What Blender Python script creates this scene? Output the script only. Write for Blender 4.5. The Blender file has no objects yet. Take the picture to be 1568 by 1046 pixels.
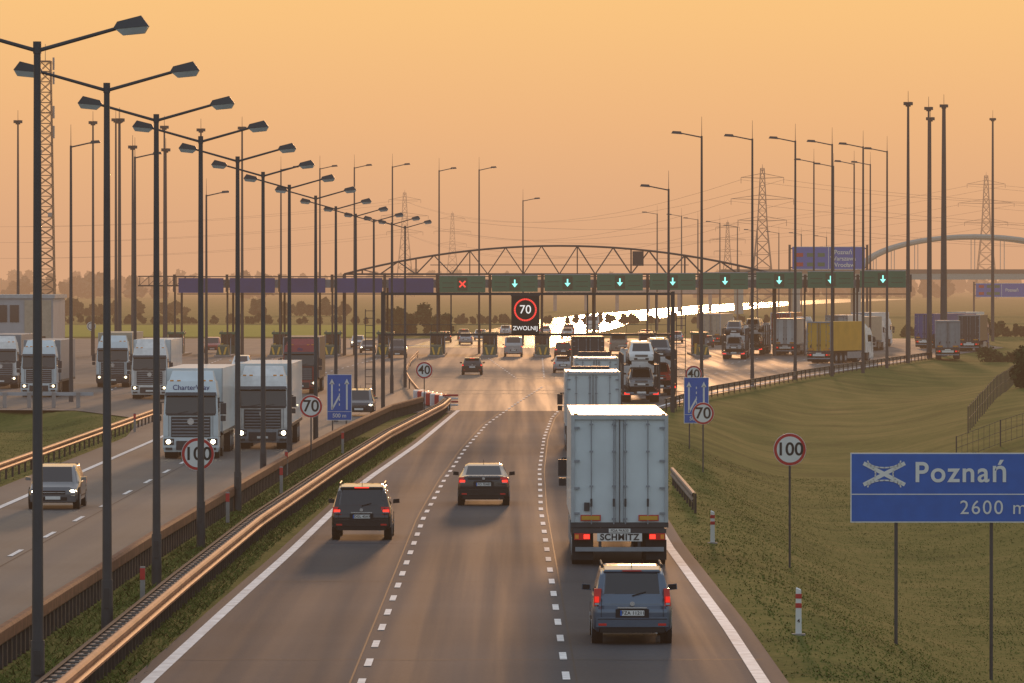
import bpy, bmesh, math, random
import numpy as np
random.seed(7); np.random.seed(7)
R=math.radians
scene=bpy.context.scene
COL=scene.collection

# ------------------------------------------------------------ materials
def M(name,col,rough=.6,metal=0,emit=None,es=0.,var=.12,vs=3.,spec=.5,coat=0.,bump=0.):
    m=bpy.data.materials.new(name); m.use_nodes=True
    nt=m.node_tree; b=nt.nodes['Principled BSDF']
    b.inputs['Roughness'].default_value=rough
    b.inputs['Metallic'].default_value=metal
    b.inputs['Specular IOR Level'].default_value=spec
    b.inputs['Coat Weight'].default_value=coat
    c=(col[0],col[1],col[2],1)
    tc=nt.nodes.new('ShaderNodeTexCoord')
    n=nt.nodes.new('ShaderNodeTexNoise'); n.inputs['Scale'].default_value=vs; n.inputs['Detail'].default_value=5
    nt.links.new(tc.outputs['Object'],n.inputs['Vector'])
    r=nt.nodes.new('ShaderNodeValToRGB')
    r.color_ramp.elements[0].position=.3; r.color_ramp.elements[1].position=.7
    r.color_ramp.elements[0].color=(c[0]*(1-var),c[1]*(1-var),c[2]*(1-var),1)
    r.color_ramp.elements[1].color=(min(1,c[0]*(1+var)),min(1,c[1]*(1+var)),min(1,c[2]*(1+var)),1)
    nt.links.new(n.outputs['Fac'],r.inputs['Fac']); nt.links.new(r.outputs['Color'],b.inputs['Base Color'])
    if bump:
        bp=nt.nodes.new('ShaderNodeBump'); bp.inputs['Strength'].default_value=bump; bp.inputs['Distance'].default_value=.05
        nt.links.new(n.outputs['Fac'],bp.inputs['Height']); nt.links.new(bp.outputs['Normal'],b.inputs['Normal'])
    if emit:
        b.inputs['Emission Color'].default_value=(emit[0],emit[1],emit[2],1)
        b.inputs['Emission Strength'].default_value=es
    return m

m_pole=M('painted_steel_pole',(.045,.05,.057),.55,0,var=.25,vs=.8)
m_dark=M('dark_steel',(.03,.032,.036),.5)
m_black=M('black_rubber',(.012,.012,.013),.8)
m_lens=M('lamp_bowl_glass',(.42,.45,.44),.2,var=.1)
m_litrail=M('sunlit_orange_rail',(.40,.17,.085),.6,.0,var=.3,vs=1.2,spec=.35)  # orange evening light on the rails painted into the base colour
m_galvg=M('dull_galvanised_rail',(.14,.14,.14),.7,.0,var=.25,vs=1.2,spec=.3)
m_galvd=M('weathered_rail',(.045,.043,.043),.85,0,var=.3,spec=.2)
m_redrail=M('reddish_brown_rail',(.15,.065,.04),.75,.0,var=.35,spec=.25)  # reddish brown rail with random tone variation
m_white=M('white_paint',(.72,.72,.70),.5)
m_mark=M('road_marking_paint',(.76,.75,.74),.75,var=.25,vs=2)
m_seam=M('tar_seam',(.028,.028,.029),.7,var=.3,spec=.2)
m_glass=M('dark_glass',(.012,.015,.018),.06,spec=.8,var=.05)
m_tail=M('tail_lamp_red',(.5,.02,.01),.3,emit=(1,.02,.01),es=.7)
m_tail2=M('tail_reflector_red',(.32,.012,.01),.3,emit=(1,.02,.01),es=.08)
m_brake=M('brake_lamp_red',(.6,.02,.01),.3,emit=(1,.035,.02),es=2.0)
m_head=M('head_lamp',(.9,.85,.7),.2,emit=(1,.84,.55),es=22)
m_headd=M('dim_head_lamp',(.9,.85,.7),.2,emit=(1,.84,.55),es=3)
m_plate=M('number_plate',(.75,.75,.72),.5,var=.03)
m_red=M('sign_red',(.50,.025,.025),.45,var=.05)
m_signw=M('sign_white',(.74,.74,.72),.45,var=.04)
m_blk=M('sign_black',(.01,.01,.01),.5)
m_blue=M('sign_blue',(.010,.115,.48),.4,var=.08)
m_navy=M('fascia_blue',(.016,.045,.19),.5,var=.2,vs=.3)
m_green=M('gantry_green',(.003,.15,.09),.45,var=.15,vs=.4)
m_greend=M('gantry_green_dark',(.004,.06,.04),.5)
m_cyan=M('signal_green_lamp',(.2,.8,.7),.4,emit=(.3,1,.85),es=1.3)
m_redl=M('signal_red_lamp',(.7,.05,.03),.4,emit=(1,.05,.04),es=1.1)
m_whl=M('display_white_lamp',(.9,.9,.9),.4,emit=(1,.93,.85),es=.7)
m_yel=M('yellow_tarp',(.58,.33,.03),.5,var=.1,vs=.8)
m_orange=M('reflector_amber',(.8,.3,.03),.4)
m_conc=M('concrete',(.30,.28,.27),.8,var=.2,vs=1)
m_wall=M('pale_wall_panel',(.36,.39,.42),.5,var=.1,vs=.5)
m_haze1=M('haze_tinted_steel',(.12,.11,.105),.8)  # lightened, warm base colour: distance haze painted into the steel
m_haze2=M('pale_haze_tinted_steel',(.17,.14,.12),.9)  # paler step for the farthest steel, more haze put into its colour
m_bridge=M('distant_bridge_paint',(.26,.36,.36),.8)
m_trail=M('trailer_white',(.60,.68,.71),.42,var=.07,vs=1.0,coat=.2)
m_trailf=M('trailer_frame_grey',(.40,.44,.46),.45)
m_tgrey=M('trailer_grey',(.24,.27,.30),.5,var=.12)
m_tdark=M('trailer_dark',(.04,.04,.045),.5)
m_tred=M('truck_red',(.26,.015,.015),.35,coat=.5)
m_tblue=M('truck_blue',(.02,.06,.25),.4,coat=.4)
m_tbeige=M('tarp_beige',(.42,.36,.27),.6)
m_tapeline=M('worn_beige_paint',(.22,.18,.13),.7)
m_chrome=M('bright_trim',(.6,.6,.6),.25,.9)
P_blue=M('car_paint_slate_blue',(.085,.125,.18),.32,.4,coat=.8,var=.04)
P_black=M('car_paint_black',(.012,.012,.014),.25,.2,coat=.8,var=.04)
P_anth=M('car_paint_anthracite',(.03,.032,.038),.25,.3,coat=.9,var=.04)
P_grey=M('car_paint_grey',(.10,.105,.115),.3,.4,coat=.8,var=.04)
P_silver=M('car_paint_silver',(.36,.38,.40),.3,.5,coat=.7,var=.04)
P_white=M('car_paint_white',(.66,.66,.64),.3,0,coat=.7,var=.04)
P_red=M('car_paint_red',(.35,.03,.02),.3,.1,coat=.7,var=.04)
P_brown=M('car_paint_brown',(.10,.07,.05),.3,.3,coat=.7,var=.04)

def asphalt(name,c0,c1,rough,spec=.3,tracks=0.):
    m=bpy.data.materials.new(name); m.use_nodes=True
    nt=m.node_tree; b=nt.nodes['Principled BSDF']; L=nt.links
    b.inputs['Specular IOR Level'].default_value=spec
    tc=nt.nodes.new('ShaderNodeTexCoord')
    mp=nt.nodes.new('ShaderNodeMapping'); mp.inputs['Scale'].default_value=(1.1,.008,1)
    n1=nt.nodes.new('ShaderNodeTexNoise'); n1.inputs['Scale'].default_value=1.; n1.inputs['Detail'].default_value=4
    n2=nt.nodes.new('ShaderNodeTexNoise'); n2.inputs['Scale'].default_value=.09; n2.inputs['Detail'].default_value=7
    n3=nt.nodes.new('ShaderNodeTexNoise'); n3.inputs['Scale'].default_value=9; n3.inputs['Detail'].default_value=4
    L.new(tc.outputs['Object'],mp.inputs['Vector']); L.new(mp.outputs['Vector'],n1.inputs['Vector'])
    L.new(tc.outputs['Object'],n2.inputs['Vector']); L.new(tc.outputs['Object'],n3.inputs['Vector'])
    a=nt.nodes.new('ShaderNodeMath'); a.operation='ADD'; L.new(n1.outputs['Fac'],a.inputs[0]); L.new(n2.outputs['Fac'],a.inputs[1])
    a2=nt.nodes.new('ShaderNodeMath'); a2.operation='MULTIPLY_ADD'; a2.inputs[1].default_value=.45
    L.new(n3.outputs['Fac'],a2.inputs[0]); L.new(a.outputs[0],a2.inputs[2])
    last=a2
    if tracks:   # worn wheel paths along the lanes
        sx=nt.nodes.new('ShaderNodeSeparateXYZ'); L.new(tc.outputs['Object'],sx.inputs[0])
        k=nt.nodes.new('ShaderNodeMath'); k.operation='MULTIPLY_ADD'; k.inputs[1].default_value=2*math.pi/1.97; k.inputs[2].default_value=.05*2*math.pi/1.97
        L.new(sx.outputs['X'],k.inputs[0]); cs=nt.nodes.new('ShaderNodeMath'); cs.operation='COSINE'; L.new(k.outputs[0],cs.inputs[0])
        t=nt.nodes.new('ShaderNodeMath'); t.operation='MULTIPLY_ADD'; t.inputs[1].default_value=-tracks; L.new(cs.outputs[0],t.inputs[0]); L.new(a2.outputs[0],t.inputs[2]); last=t
    r=nt.nodes.new('ShaderNodeValToRGB'); r.color_ramp.elements[0].position=.44; r.color_ramp.elements[1].position=.78
    r.color_ramp.elements[0].color=(*c0,1); r.color_ramp.elements[1].color=(*c1,1)
    h=nt.nodes.new('ShaderNodeMath'); h.operation='MULTIPLY'; h.inputs[1].default_value=.5
    L.new(last.outputs[0],h.inputs[0]); L.new(h.outputs[0],r.inputs['Fac']); L.new(r.outputs['Color'],b.inputs['Base Color'])
    rr=nt.nodes.new('ShaderNodeMapRange'); rr.inputs['From Min'].default_value=.4; rr.inputs['From Max'].default_value=.65; rr.inputs['To Min'].default_value=rough-.07; rr.inputs['To Max'].default_value=rough+.07
    L.new(n1.outputs['Fac'],rr.inputs['Value']); L.new(rr.outputs[0],b.inputs['Roughness'])
    bp=nt.nodes.new('ShaderNodeBump'); bp.inputs['Strength'].default_value=.25; bp.inputs['Distance'].default_value=.01
    L.new(n3.outputs['Fac'],bp.inputs['Height'])
    if rough>.3: L.new(bp.outputs['Normal'],b.inputs['Normal'])
    return m
m_asph=asphalt('asphalt',(.040,.043,.050),(.092,.095,.104),.86,.12,.09)
m_asph2=asphalt('worn_asphalt',(.058,.058,.060),(.12,.118,.116),.70,.25,.03)
m_asph3=asphalt('polished_asphalt',(.07,.06,.055),(.11,.10,.09),.26,.6)

def grassmat(name,ca,cb,cc,bump=.35,p=(.50,.70,.95)):
    m=bpy.data.materials.new(name); m.use_nodes=True
    nt=m.node_tree; b=nt.nodes['Principled BSDF']; L=nt.links
    b.inputs['Roughness'].default_value=.95; b.inputs['Specular IOR Level'].default_value=.04
    tc=nt.nodes.new('ShaderNodeTexCoord')
    n=nt.nodes.new('ShaderNodeTexNoise'); n.inputs['Scale'].default_value=.15; n.inputs['Detail'].default_value=9; n.inputs['Roughness'].default_value=.66
    n2=nt.nodes.new('ShaderNodeTexNoise'); n2.inputs['Scale'].default_value=4.5; n2.inputs['Detail'].default_value=7
    L.new(tc.outputs['Object'],n.inputs['Vector']); L.new(tc.outputs['Object'],n2.inputs['Vector'])
    a=nt.nodes.new('ShaderNodeMath'); a.operation='MULTIPLY_ADD'; a.inputs[1].default_value=.42
    L.new(n2.outputs['Fac'],a.inputs[0]); L.new(n.outputs['Fac'],a.inputs[2])
    r=nt.nodes.new('ShaderNodeValToRGB'); e=r.color_ramp.elements
    e[0].position=p[0]; e[1].position=p[2]; e[0].color=(*ca,1); e[1].color=(*cc,1)
    x=e.new(p[1]); x.color=(*cb,1)
    L.new(a.outputs[0],r.inputs['Fac']); L.new(r.outputs['Color'],b.inputs['Base Color'])
    bp=nt.nodes.new('ShaderNodeBump'); bp.inputs['Strength'].default_value=bump; bp.inputs['Distance'].default_value=.06
    L.new(n2.outputs['Fac'],bp.inputs['Height']); L.new(bp.outputs['Normal'],b.inputs['Normal'])
    return m
m_grass=grassmat('mown_grass',(.040,.064,.014),(.088,.112,.024),(.165,.145,.042),.45,(.54,.70,.88))
m_blade=grassmat('grass_blade',(.055,.085,.018),(.10,.13,.026),(.17,.16,.05),0)
m_field=grassmat('crop_field',(.15,.18,.02),(.22,.25,.03),(.28,.27,.05))
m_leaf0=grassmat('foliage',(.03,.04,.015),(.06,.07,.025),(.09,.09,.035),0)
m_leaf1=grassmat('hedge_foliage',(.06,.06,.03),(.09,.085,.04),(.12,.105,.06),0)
m_leaf2=grassmat('haze_tinted_woodland',(.12,.10,.075),(.16,.13,.09),(.20,.16,.11),0)  # brown haze over the far trees painted into the leaf colours

# ------------------------------------------------------------ mesh builder
class MB:
    def __init__(s): s.v=[];s.f=[];s.m=[];s.mats=[]
    def mi(s,mat):
        if mat not in s.mats: s.mats.append(mat)
        return s.mats.index(mat)
    def face(s,pts,mat):
        n=len(s.v); s.v+= [tuple(p) for p in pts]; s.f.append(tuple(range(n,n+len(pts)))); s.m.append(s.mi(mat))
    def hexa(s,b,t,mat):
        n=len(s.v); s.v+=[tuple(p) for p in b]+[tuple(p) for p in t]
        k=s.mi(mat)
        for f in ((3,2,1,0),(4,5,6,7),(0,1,5,4),(1,2,6,5),(2,3,7,6),(3,0,4,7)):
            s.f.append(tuple(n+i for i in f)); s.m.append(k)
    def box(s,c,sz,mat,rz=0):
        x,y,z=c; a,b,h=sz[0]/2,sz[1]/2,sz[2]/2; cs,sn=math.cos(rz),math.sin(rz)
        P=[(x+dx*cs-dy*sn,y+dx*sn+dy*cs) for dx,dy in((-a,-b),(a,-b),(a,b),(-a,b))]
        s.hexa([(p[0],p[1],z-h) for p in P],[(p[0],p[1],z+h) for p in P],mat)
    def b2(s,x0,x1,y0,y1,z0,z1,mat):
        x0,x1=min(x0,x1),max(x0,x1)
        s.box(((x0+x1)/2,(y0+y1)/2,(z0+z1)/2),(x1-x0,y1-y0,z1-z0),mat)
    def cyl(s,p0,p1,r0,r1,mat,n=8,cap=True):
        p0=np.array(p0,float);p1=np.array(p1,float);d=p1-p0; l=np.linalg.norm(d)
        if l<1e-6:return
        d/=l; a=np.array((0,0,1.)) if abs(d[2])<.9 else np.array((1.,0,0)); u=np.cross(d,a);u/=np.linalg.norm(u);w=np.cross(d,u)
        k=len(s.v); mi=s.mi(mat)
        for p,r in((p0,r0),(p1,r1)):
            for i in range(n):
                t=2*math.pi*(i+.5)/n; q=p+r*(u*math.cos(t)+w*math.sin(t)); s.v.append(tuple(q))
        for i in range(n):
            j=(i+1)%n; s.f.append((k+i,k+j,k+n+j,k+n+i)); s.m.append(mi)
        if cap:
            s.f.append(tuple(k+i for i in range(n))[::-1]); s.m.append(mi)
            s.f.append(tuple(k+n+i for i in range(n))); s.m.append(mi)
    def disc(s,c,r,mat,n=36,th=.01):
        s.cyl((c[0],c[1]+th,c[2]),(c[0],c[1],c[2]),r,r,mat,n)
    def obj(s,name,loc=(0,0,0),rz=0,bevel=0,smooth=0,parent=None):
        me=bpy.data.meshes.new(name); me.from_pydata(s.v,[],s.f)
        for m in s.mats: me.materials.append(m)
        me.polygons.foreach_set('material_index',s.m)
        bm=bmesh.new(); bm.from_mesh(me); bmesh.ops.recalc_face_normals(bm,faces=bm.faces); bm.to_mesh(me); bm.free()
        if smooth:
            me.shade_smooth(); me.set_sharp_from_angle(angle=R(smooth))
        me.update()
        o=bpy.data.objects.new(name,me); COL.objects.link(o); o.location=loc; o.rotation_euler=(0,0,rz)
        if bevel:
            bv=o.modifiers.new('bevel','BEVEL'); bv.width=bevel; bv.segments=2; bv.limit_method='ANGLE'; bv.angle_limit=R(40)
        if parent: o.parent=parent
        return o

def txt(parent,body,size,loc,mat,bold=.0,align='CENTER',rz=0,spacing=1.,name='lettering'):
    cu=bpy.data.curves.new(name,'FONT'); cu.body=body; cu.size=size; cu.align_x=align; cu.align_y='CENTER'
    cu.offset=bold; cu.space_character=spacing; cu.extrude=.001
    o=bpy.data.objects.new(name,cu); COL.objects.link(o); o.location=loc; o.rotation_euler=(math.pi/2,0,rz)
    o.data.materials.append(mat); o.parent=parent
    return o

def interp(y,P): return float(np.interp(y,[p[1] for p in P],[p[0] for p in P]))
# ------------------------------------------------------------ plan (metres; +Y = driving direction)
EDGE_R=[(4.99,40),(4.9,130),(4.65,170),(4.8,240),(5.6,290),(7.2,340),(12.6,395),(23.6,475),(42,591),(60,700),(62,820)]
EDGE_L=[(-7.2,40),(-7.14,111),(-6.8,140),(-6.45,165),(-6.2,190),(-5.8,226),(-4.6,277),(-3.3,352)]
DASH1=[(-2.95,40),(-2.95,190),(-2.7,226),(-2.2,270),(-1.41,316),(.26,371),(2.6,440)]
DASH2=[(1.14,40),(1.05,140),(1.0,197),(1.15,238),(1.63,289),(2.3,331),(4.0,390),(6,440)]
RAIL_A=[(-10.5,40),(-10.4,116),(-10.1,160),(-9.6,201),(-9.1,240),(-8.3,280),(-7.0,330),(-5.4,356)]
RAIL_B=[(-8.0,40),(-8,100),(-7.84,138),(-7.6,173),(-6.8,223),(-5.8,273),(-4.0,335),(-3.8,352)]
LEFT_OUT=[(-19.7,40),(-19.7,290),(-21.5,330),(-27,352),(-72,366),(-72,820)]

def sm(t): 
    t=min(1,max(0,t)); return t*t*(3-2*t)
def th(X,Y):
    if Y>830: return -.06
    re=interp(Y,EDGE_R)+.6; le=interp(Y,LEFT_OUT)
    und=.08*math.sin(X*.45+Y*.05)+.10*math.sin(X*.19-Y*.06+1)+.02*math.sin(X*1.1+Y*.21)
    if X>re:
        d=X-re; dep=float(np.interp(Y,[0,200,250,330,420,600],[2.6,2.6,2.4,1.9,.9,.3]))
        z=-dep*sm((d-.4)/8.0)+(dep+.5)*sm((d-11)/13)
        return z-.06+und*sm((d-1)/3)
    if X<le:
        d=le-X
        z=-.9*sm((d-.6)/5)+1.3*sm((d-7)/9)
        return z-.06+und*sm((d-1)/3)
    return -.06

def gridline():
    a=list(np.arange(0,34,.6))+list(np.arange(34,90,2.))
    x=90.
    while x<9000: a.append(x); x*=1.25
    return sorted(set([-q for q in a]+a))
xs=gridline()
ys=list(np.arange(30,420,3.))+list(np.arange(420,900,10.)); y=900.
while y<16000: ys.append(y); y*=1.12
V=[(x,y,th(x,y)) for y in ys for x in xs]; nx=len(xs)
F=[(j*nx+i,j*nx+i+1,(j+1)*nx+i+1,(j+1)*nx+i) for j in range(len(ys)-1) for i in range(nx-1)]
me=bpy.data.meshes.new('ground'); me.from_pydata(V,[],F); me.materials.append(m_grass); me.shade_smooth()
COL.objects.link(bpy.data.objects.new('ground',me))

def strip(name,fl,fr,y0,y1,z,mat,step=6):
    b=MB(); Y=y0; pl=None
    while True:
        a=(fl(Y),Y,z);c=(fr(Y),Y,z)
        if pl: b.face([pl[0],pl[1],c,a],mat)
        pl=(a,c)
        if Y>=y1: break
        Y=min(y1,Y+step)
    return b.obj(name)
strip('toll_plaza_pavement',lambda Y:interp(Y,LEFT_OUT),lambda Y:interp(Y,EDGE_R)+.55,346,818,-.02,m_asph2)
strip('motorway_carriageway',lambda Y:interp(Y,EDGE_L)-.4,lambda Y:interp(Y,EDGE_R)+.5,40,350,.0,m_asph)
strip('motorway_carriageway',lambda Y:interp(Y,LEFT_OUT),lambda Y:interp(Y,RAIL_A)-.25,40,350,-.01,m_asph2)
FAR=[(-4,700),(-3,760),(1,860),(7,1000),(14,1200),(30,1450),(85,2100),(190,3000)]
strip('distant_motorway',lambda Y:interp(Y,FAR)-6-Y*.004,lambda Y:interp(Y,FAR)+5+Y*.006,700,3000,.0,m_asph3,25)
strip('crop_field',lambda Y:-92,lambda Y:-20,840,1080,.02,m_field,30)

mk=MB()
def line(P,w,y0,y1,off=0,z=.012,dash=None,step=8,mt=None,b=None):
    Y=y0; mt=mt or m_mark; b=b or mk
    while Y<y1:
        e=Y+dash[0] if dash else min(y1,Y+step); a=interp(Y,P)+off; c=interp(e,P)+off
        b.face([(a-w/2,Y,z),(a+w/2,Y,z),(c+w/2,e,z),(c-w/2,e,z)],mt); Y=Y+dash[1] if dash else e
line(EDGE_R,.26,40,590); line(EDGE_L,.26,40,352)
line(DASH1,.15,44,430,dash=(2.3,6)); line(DASH2,.15,46,430,dash=(2.3,6))
line(RAIL_A,.2,40,350,off=-.75,z=.005)
line([(-17.9,40),(-17.9,300),(-19.5,335)],.24,40,335,z=.005)
line([(-14.4,40),(-14.4,320)],.15,43,320,z=.005,dash=(4,12))
for k,xx in enumerate((-2.5,3.2,8.9,14.6,20.3,26,31.8,37.5)):
    line([(1+.35*xx+ .5,460),(xx,600)],.14,470,600,z=-.008,dash=(3,9))
for k,xx in enumerate((-36,-30.5,-25,-19.5,-14)):
    line([(-19+.45*(xx+14),400),(xx,600)],.14,420,600,z=-.008,dash=(3,9))
for yy,x0,x1 in((405,-5,9),(418,-5,11),(470,-7,15),(482,-7,16)):
    mk.face([(x0,yy,-.008),(x1,yy,-.008),(x1,yy+1.6,-.008),(x0,yy+1.6,-.008)],m_tapeline)
mk.obj('road_markings')
sb=MB()
line(DASH1,.04,60,345,off=-.22,z=.006,mt=m_seam,b=sb); line(DASH2,.04,60,345,off=.2,z=.006,mt=m_seam,b=sb)
line([(-14.4,40),(-14.4,320)],.05,60,340,off=.25,z=-.004,mt=m_seam,b=sb)
for Y in (118,149,171,208,214,259,301):
    x0=interp(Y,EDGE_L)-.2; x1=interp(Y,EDGE_R)+.3
    xs_=np.linspace(x0,x1,14); yo=[Y+random.uniform(-.12,.12) for _ in xs_]
    for (a,ya),(c,yc) in zip(zip(xs_,yo),list(zip(xs_,yo))[1:]): sb.face([(a,ya,.004),(c,yc,.004),(c,yc+.09,.004),(a,ya+.09,.004)],m_seam)
sb.obj('tar_seams')

# ------------------------------------------------------------ guard rails
def dens(P,y0,y1,st):
    out=[];Y=y0
    while Y<=y1+1e-6: out.append((interp(Y,P),Y)); Y+=st
    return out
WP=[(0,.42),(.045,.45),(.05,.50),(.0,.55),(0,.59),(.05,.64),(.05,.71),(.02,.755),(-.04,.77),(-.08,.76)]
def sweep(b,pts,prof,mat,side=1,dz=0.):
    rings=[]
    for i,p in enumerate(pts):
        q0=pts[max(0,i-1)];q1=pts[min(len(pts)-1,i+1)]; t=np.array((q1[0]-q0[0],q1[1]-q0[1]));t/=np.linalg.norm(t)
        n=(t[1]*side,-t[0]*side); z=(p[2] if len(p)>2 else 0)+dz
        rings.append([(p[0]+n[0]*a,p[1]+n[1]*a,z+h) for a,h in prof])
    for r0,r1 in zip(rings,rings[1:]):
        for k in range(len(prof)-1): b.face([r0[k],r1[k],r1[k+1],r0[k+1]],mat)
def railobj(name,pts,mat,postm,side=1,every=1,double=False):
    b=MB(); sweep(b,[(p[0],p[1],(p[2] if len(p)>2 else 0)) for p in pts],WP,mat,side)
    if double:
        q=[(p[0]-.42*side,p[1],(p[2] if len(p)>2 else 0)) for p in pts]; sweep(b,q,WP,postm,-side)
    for i,p in enumerate(pts):
        if i%every: continue
        z=(p[2] if len(p)>2 else 0)
        b.box((p[0]-(.21 if double else .07)*side,p[1],z+.3),(.08,.12,.86),postm)
        if double: b.box((p[0]-.21*side,p[1],z+.69),(.36,.5,.05),m_galvg)
    return b.obj(name,smooth=50)
railobj('crash_barrier',dens(RAIL_B,60,352,1.0),m_litrail,m_galvd,1,1,True)
b=MB(); pa=dens(RAIL_A,60,354,1.0)
sweep(b,pa,[(0,.45),(.05,.5),(.05,.74),(.0,.8),(-.12,.8),(-.17,.74),(-.17,.5),(-.12,.45)],m_redrail,1)
for i,p in enumerate(pa): b.box((p[0]-.06,p[1],.32),(.14,.30,.74),m_galvd)
b.obj('crash_barrier')
railobj('crash_barrier',[(-3.8,352),(-5,365),(-6.3,384),(-7.6,425),(-8.8,469),(-9.6,540),(-9.9,601)],m_litrail,m_galvd,1)
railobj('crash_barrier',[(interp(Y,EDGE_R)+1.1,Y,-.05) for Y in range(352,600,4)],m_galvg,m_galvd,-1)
railobj('crash_barrier',[(6.25,Y,-.15) for Y in range(196,226,3)],m_galvg,m_galvd,-1)
railobj('crash_barrier',[(-20.3,Y,-.05) for Y in range(214,330,3)],m_litrail,m_galvd,1)
b=MB()
for i in range(22):
    x=-60+i*1.55; b.box((x,360,.45),(.25,.2,1.0),m_conc)
b.box((-43.5,360.2,.85),(34,.08,.22),m_wall); b.obj('plaza_railing')
b=MB()
for i in range(7):
    x=-4.2-.32*i; y=357+ i*3.0
    b.box((x,y,.42),(.75,2.9,.8),m_red if i%2 else m_signw)
for i in range(4): b.box((-3.85,355.5,.25+.2*i),(1.0,.1,.12),m_red if i%2 else m_signw)
b.obj('crash_cushion',bevel=.05)

# ------------------------------------------------------------ street lamps
def dbl_lamp(X,Y,H=12.1):
    b=MB(); b.cyl((0,0,-.1),(0,0,1.3),.135,.13,m_pole,12); b.cyl((0,0,1.3),(0,0,H),.108,.065,m_pole,12)
    b.box((0,-.14,.9),(.13,.03,.45),m_dark)
    b.cyl((0,0,H-.1),(0,0,H+.12),.08,.08,m_pole,8)
    for s in(-1,1):
        b.cyl((0,0,H-.05),(s*1.45,0,H+.36),.04,.035,m_pole,8)
        x0,x1=s*1.38,s*2.04; z=H+.36
        b.hexa([(x0,-.13,z-.02),(x1,-.17,z+.04),(x1,.17,z+.04),(x0,.13,z-.02)],
               [(x0+.08*s,-.08,z+.12),(x1-.14*s,-.13,z+.23),(x1-.14*s,.13,z+.23),(x0+.08*s,.08,z+.12)],m_pole)
        b.hexa([(x0+.18*s,-.08,z-.13),(x1-.08*s,-.11,z-.09),(x1-.08*s,.11,z-.09),(x0+.18*s,.08,z-.13)],
               [(x0+.05*s,-.125,z-.02),(x1-.01*s,-.16,z+.036),(x1-.01*s,.16,z+.036),(x0+.05*s,.125,z-.02)],m_lens)
    b.obj('street_lamp',(X,Y,0),smooth=40)
for X,Y in((-8.65,103.7),(-8.9,125),(-9.25,148),(-9.3,170),(-9.5,197),(-9.8,224),(-9.9,253),(-9.8,284),(-10,323),(-9.8,357),(-9.4,387),(-8.6,407),(-8.1,431)):
    dbl_lamp(X,Y)
def one_lamp(X,Y,H,s=-1,arm=2.0,mat=m_pole,rod=True,r=.11):
    b=MB(); b.cyl((0,0,-.5),(0,0,1.5),r*1.5,r*1.4,mat,8); b.cyl((0,0,1.5),(0,0,H),r*1.25,r*.7,mat,8)
    b.cyl((0,0,H-.1),(s*arm*.75,0,H+.2),.05,.045,mat,6)
    b.hexa([(s*arm*.7,-.16,H+.12),(s*arm*1.1,-.18,H+.18),(s*arm*1.1,.18,H+.18),(s*arm*.7,.16,H+.12)],
           [(s*arm*.75,-.1,H+.33),(s*arm*1.05,-.12,H+.36),(s*arm*1.05,.12,H+.36),(s*arm*.75,.1,H+.33)],mat)
    if rod: b.cyl((0,0,H),(0,0,H+1.4),.025,.012,mat,5)
    b.obj('street_lamp',(X,Y,0))
for X,Y,H in((13.7,411,18.5),(18.5,438,19),(23.3,468,19.6),(27.4,487,19.8),(31.1,504,20),(35.2,534,20.3),(12,436,15.1)): one_lamp(X,Y,H)
for X,Y,H in((33,622,21.2),(37.4,622,21),(40.3,640,21.3),(35.6,630,20.9)): one_lamp(X,Y,H)
for X,H in((-17.4,20.7),(-13.2,20.8),(-8.2,20.6),(-3.7,20.7),(-21.2,20.6),(-25.5,20.5)): one_lamp(X,640 if X>-10 else 628,H,1,1.8)
one_lamp(1.4,726,18.5,1,2)
for X,Y,H in((-29.3,378,17),(-27.5,415,17.1),(-26,484,15.4)): one_lamp(X,Y,H,1,1.8)
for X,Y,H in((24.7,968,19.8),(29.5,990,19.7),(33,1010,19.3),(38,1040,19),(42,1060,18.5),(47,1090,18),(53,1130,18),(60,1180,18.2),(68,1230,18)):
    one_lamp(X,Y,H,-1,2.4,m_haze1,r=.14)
def mast(X,Y,H,r=.16,mat=m_pole):
    b=MB(); b.cyl((0,0,-1),(0,0,H),r*1.6,r*.75,mat,10)
    b.cyl((0,0,H-.35),(0,0,H-.1),.26,.26,mat,10)
    for k in range(4):
        a=k*math.pi/2+.5; b.box((.34*math.cos(a),.34*math.sin(a),H-.05),(.28,.24,.32),mat,a)
    b.cyl((0,0,H),(0,0,H+1.2),.03,.02,mat,5); b.obj('floodlight_mast',(X,Y,0))
for X,Y,H in((-54,622,25.6),(-45.8,622,25.5),(-44.2,640,26.2),(-43.3,622,25.8),(-38,622,25),(-38.6,560,24),(-34,622,24.7),(-29.5,622,24.9),(-36.5,600,22),(-40,600,22.3)): mast(X,Y,H,.12)
for X,Y,H,r in((39.4,566,25.8,.15),(44,601,26.4,.13),(44.4,604,25.4,.13),(46.9,618,27.2,.26),(67.5,799,31,.17)): mast(X,Y,H,r)

# ------------------------------------------------------------ traffic signs
def ring_sign(text,X,Y,z,r,zb,size=None,name='speed_limit_sign'):
    b=MB(); b.cyl((0,.06,zb),(0,.06,z+r*.8),.035,.035,m_pole,8)
    b.disc((0,.01,z),r,m_signw,40,.02); b.disc((0,0,z),r*.97,m_red,40,.012); b.disc((0,-.006,z),r*.80,m_signw,40,.008)
    o=b.obj(name,(X,Y,0)); txt(o,text,size or r*1.0,(0,-.012,z-.01*r),m_blk,bold=.018*r,name='speed_number'); return o
ring_sign('100',8.5,174,2.74,.5,-2.2,.56)
ring_sign('100',-9.5,172,2.66,.5,-.1,.56)
ring_sign('70',8.6,256,1.98,.5,-2.2,.72)
ring_sign('70',-8.8,249,2.45,.5,-.1,.72)
ring_sign('40',10.7,335,2.5,.5,-1.9,.72)
ring_sign('40',-5.2,337,2.7,.5,-.1,.72)
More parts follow.
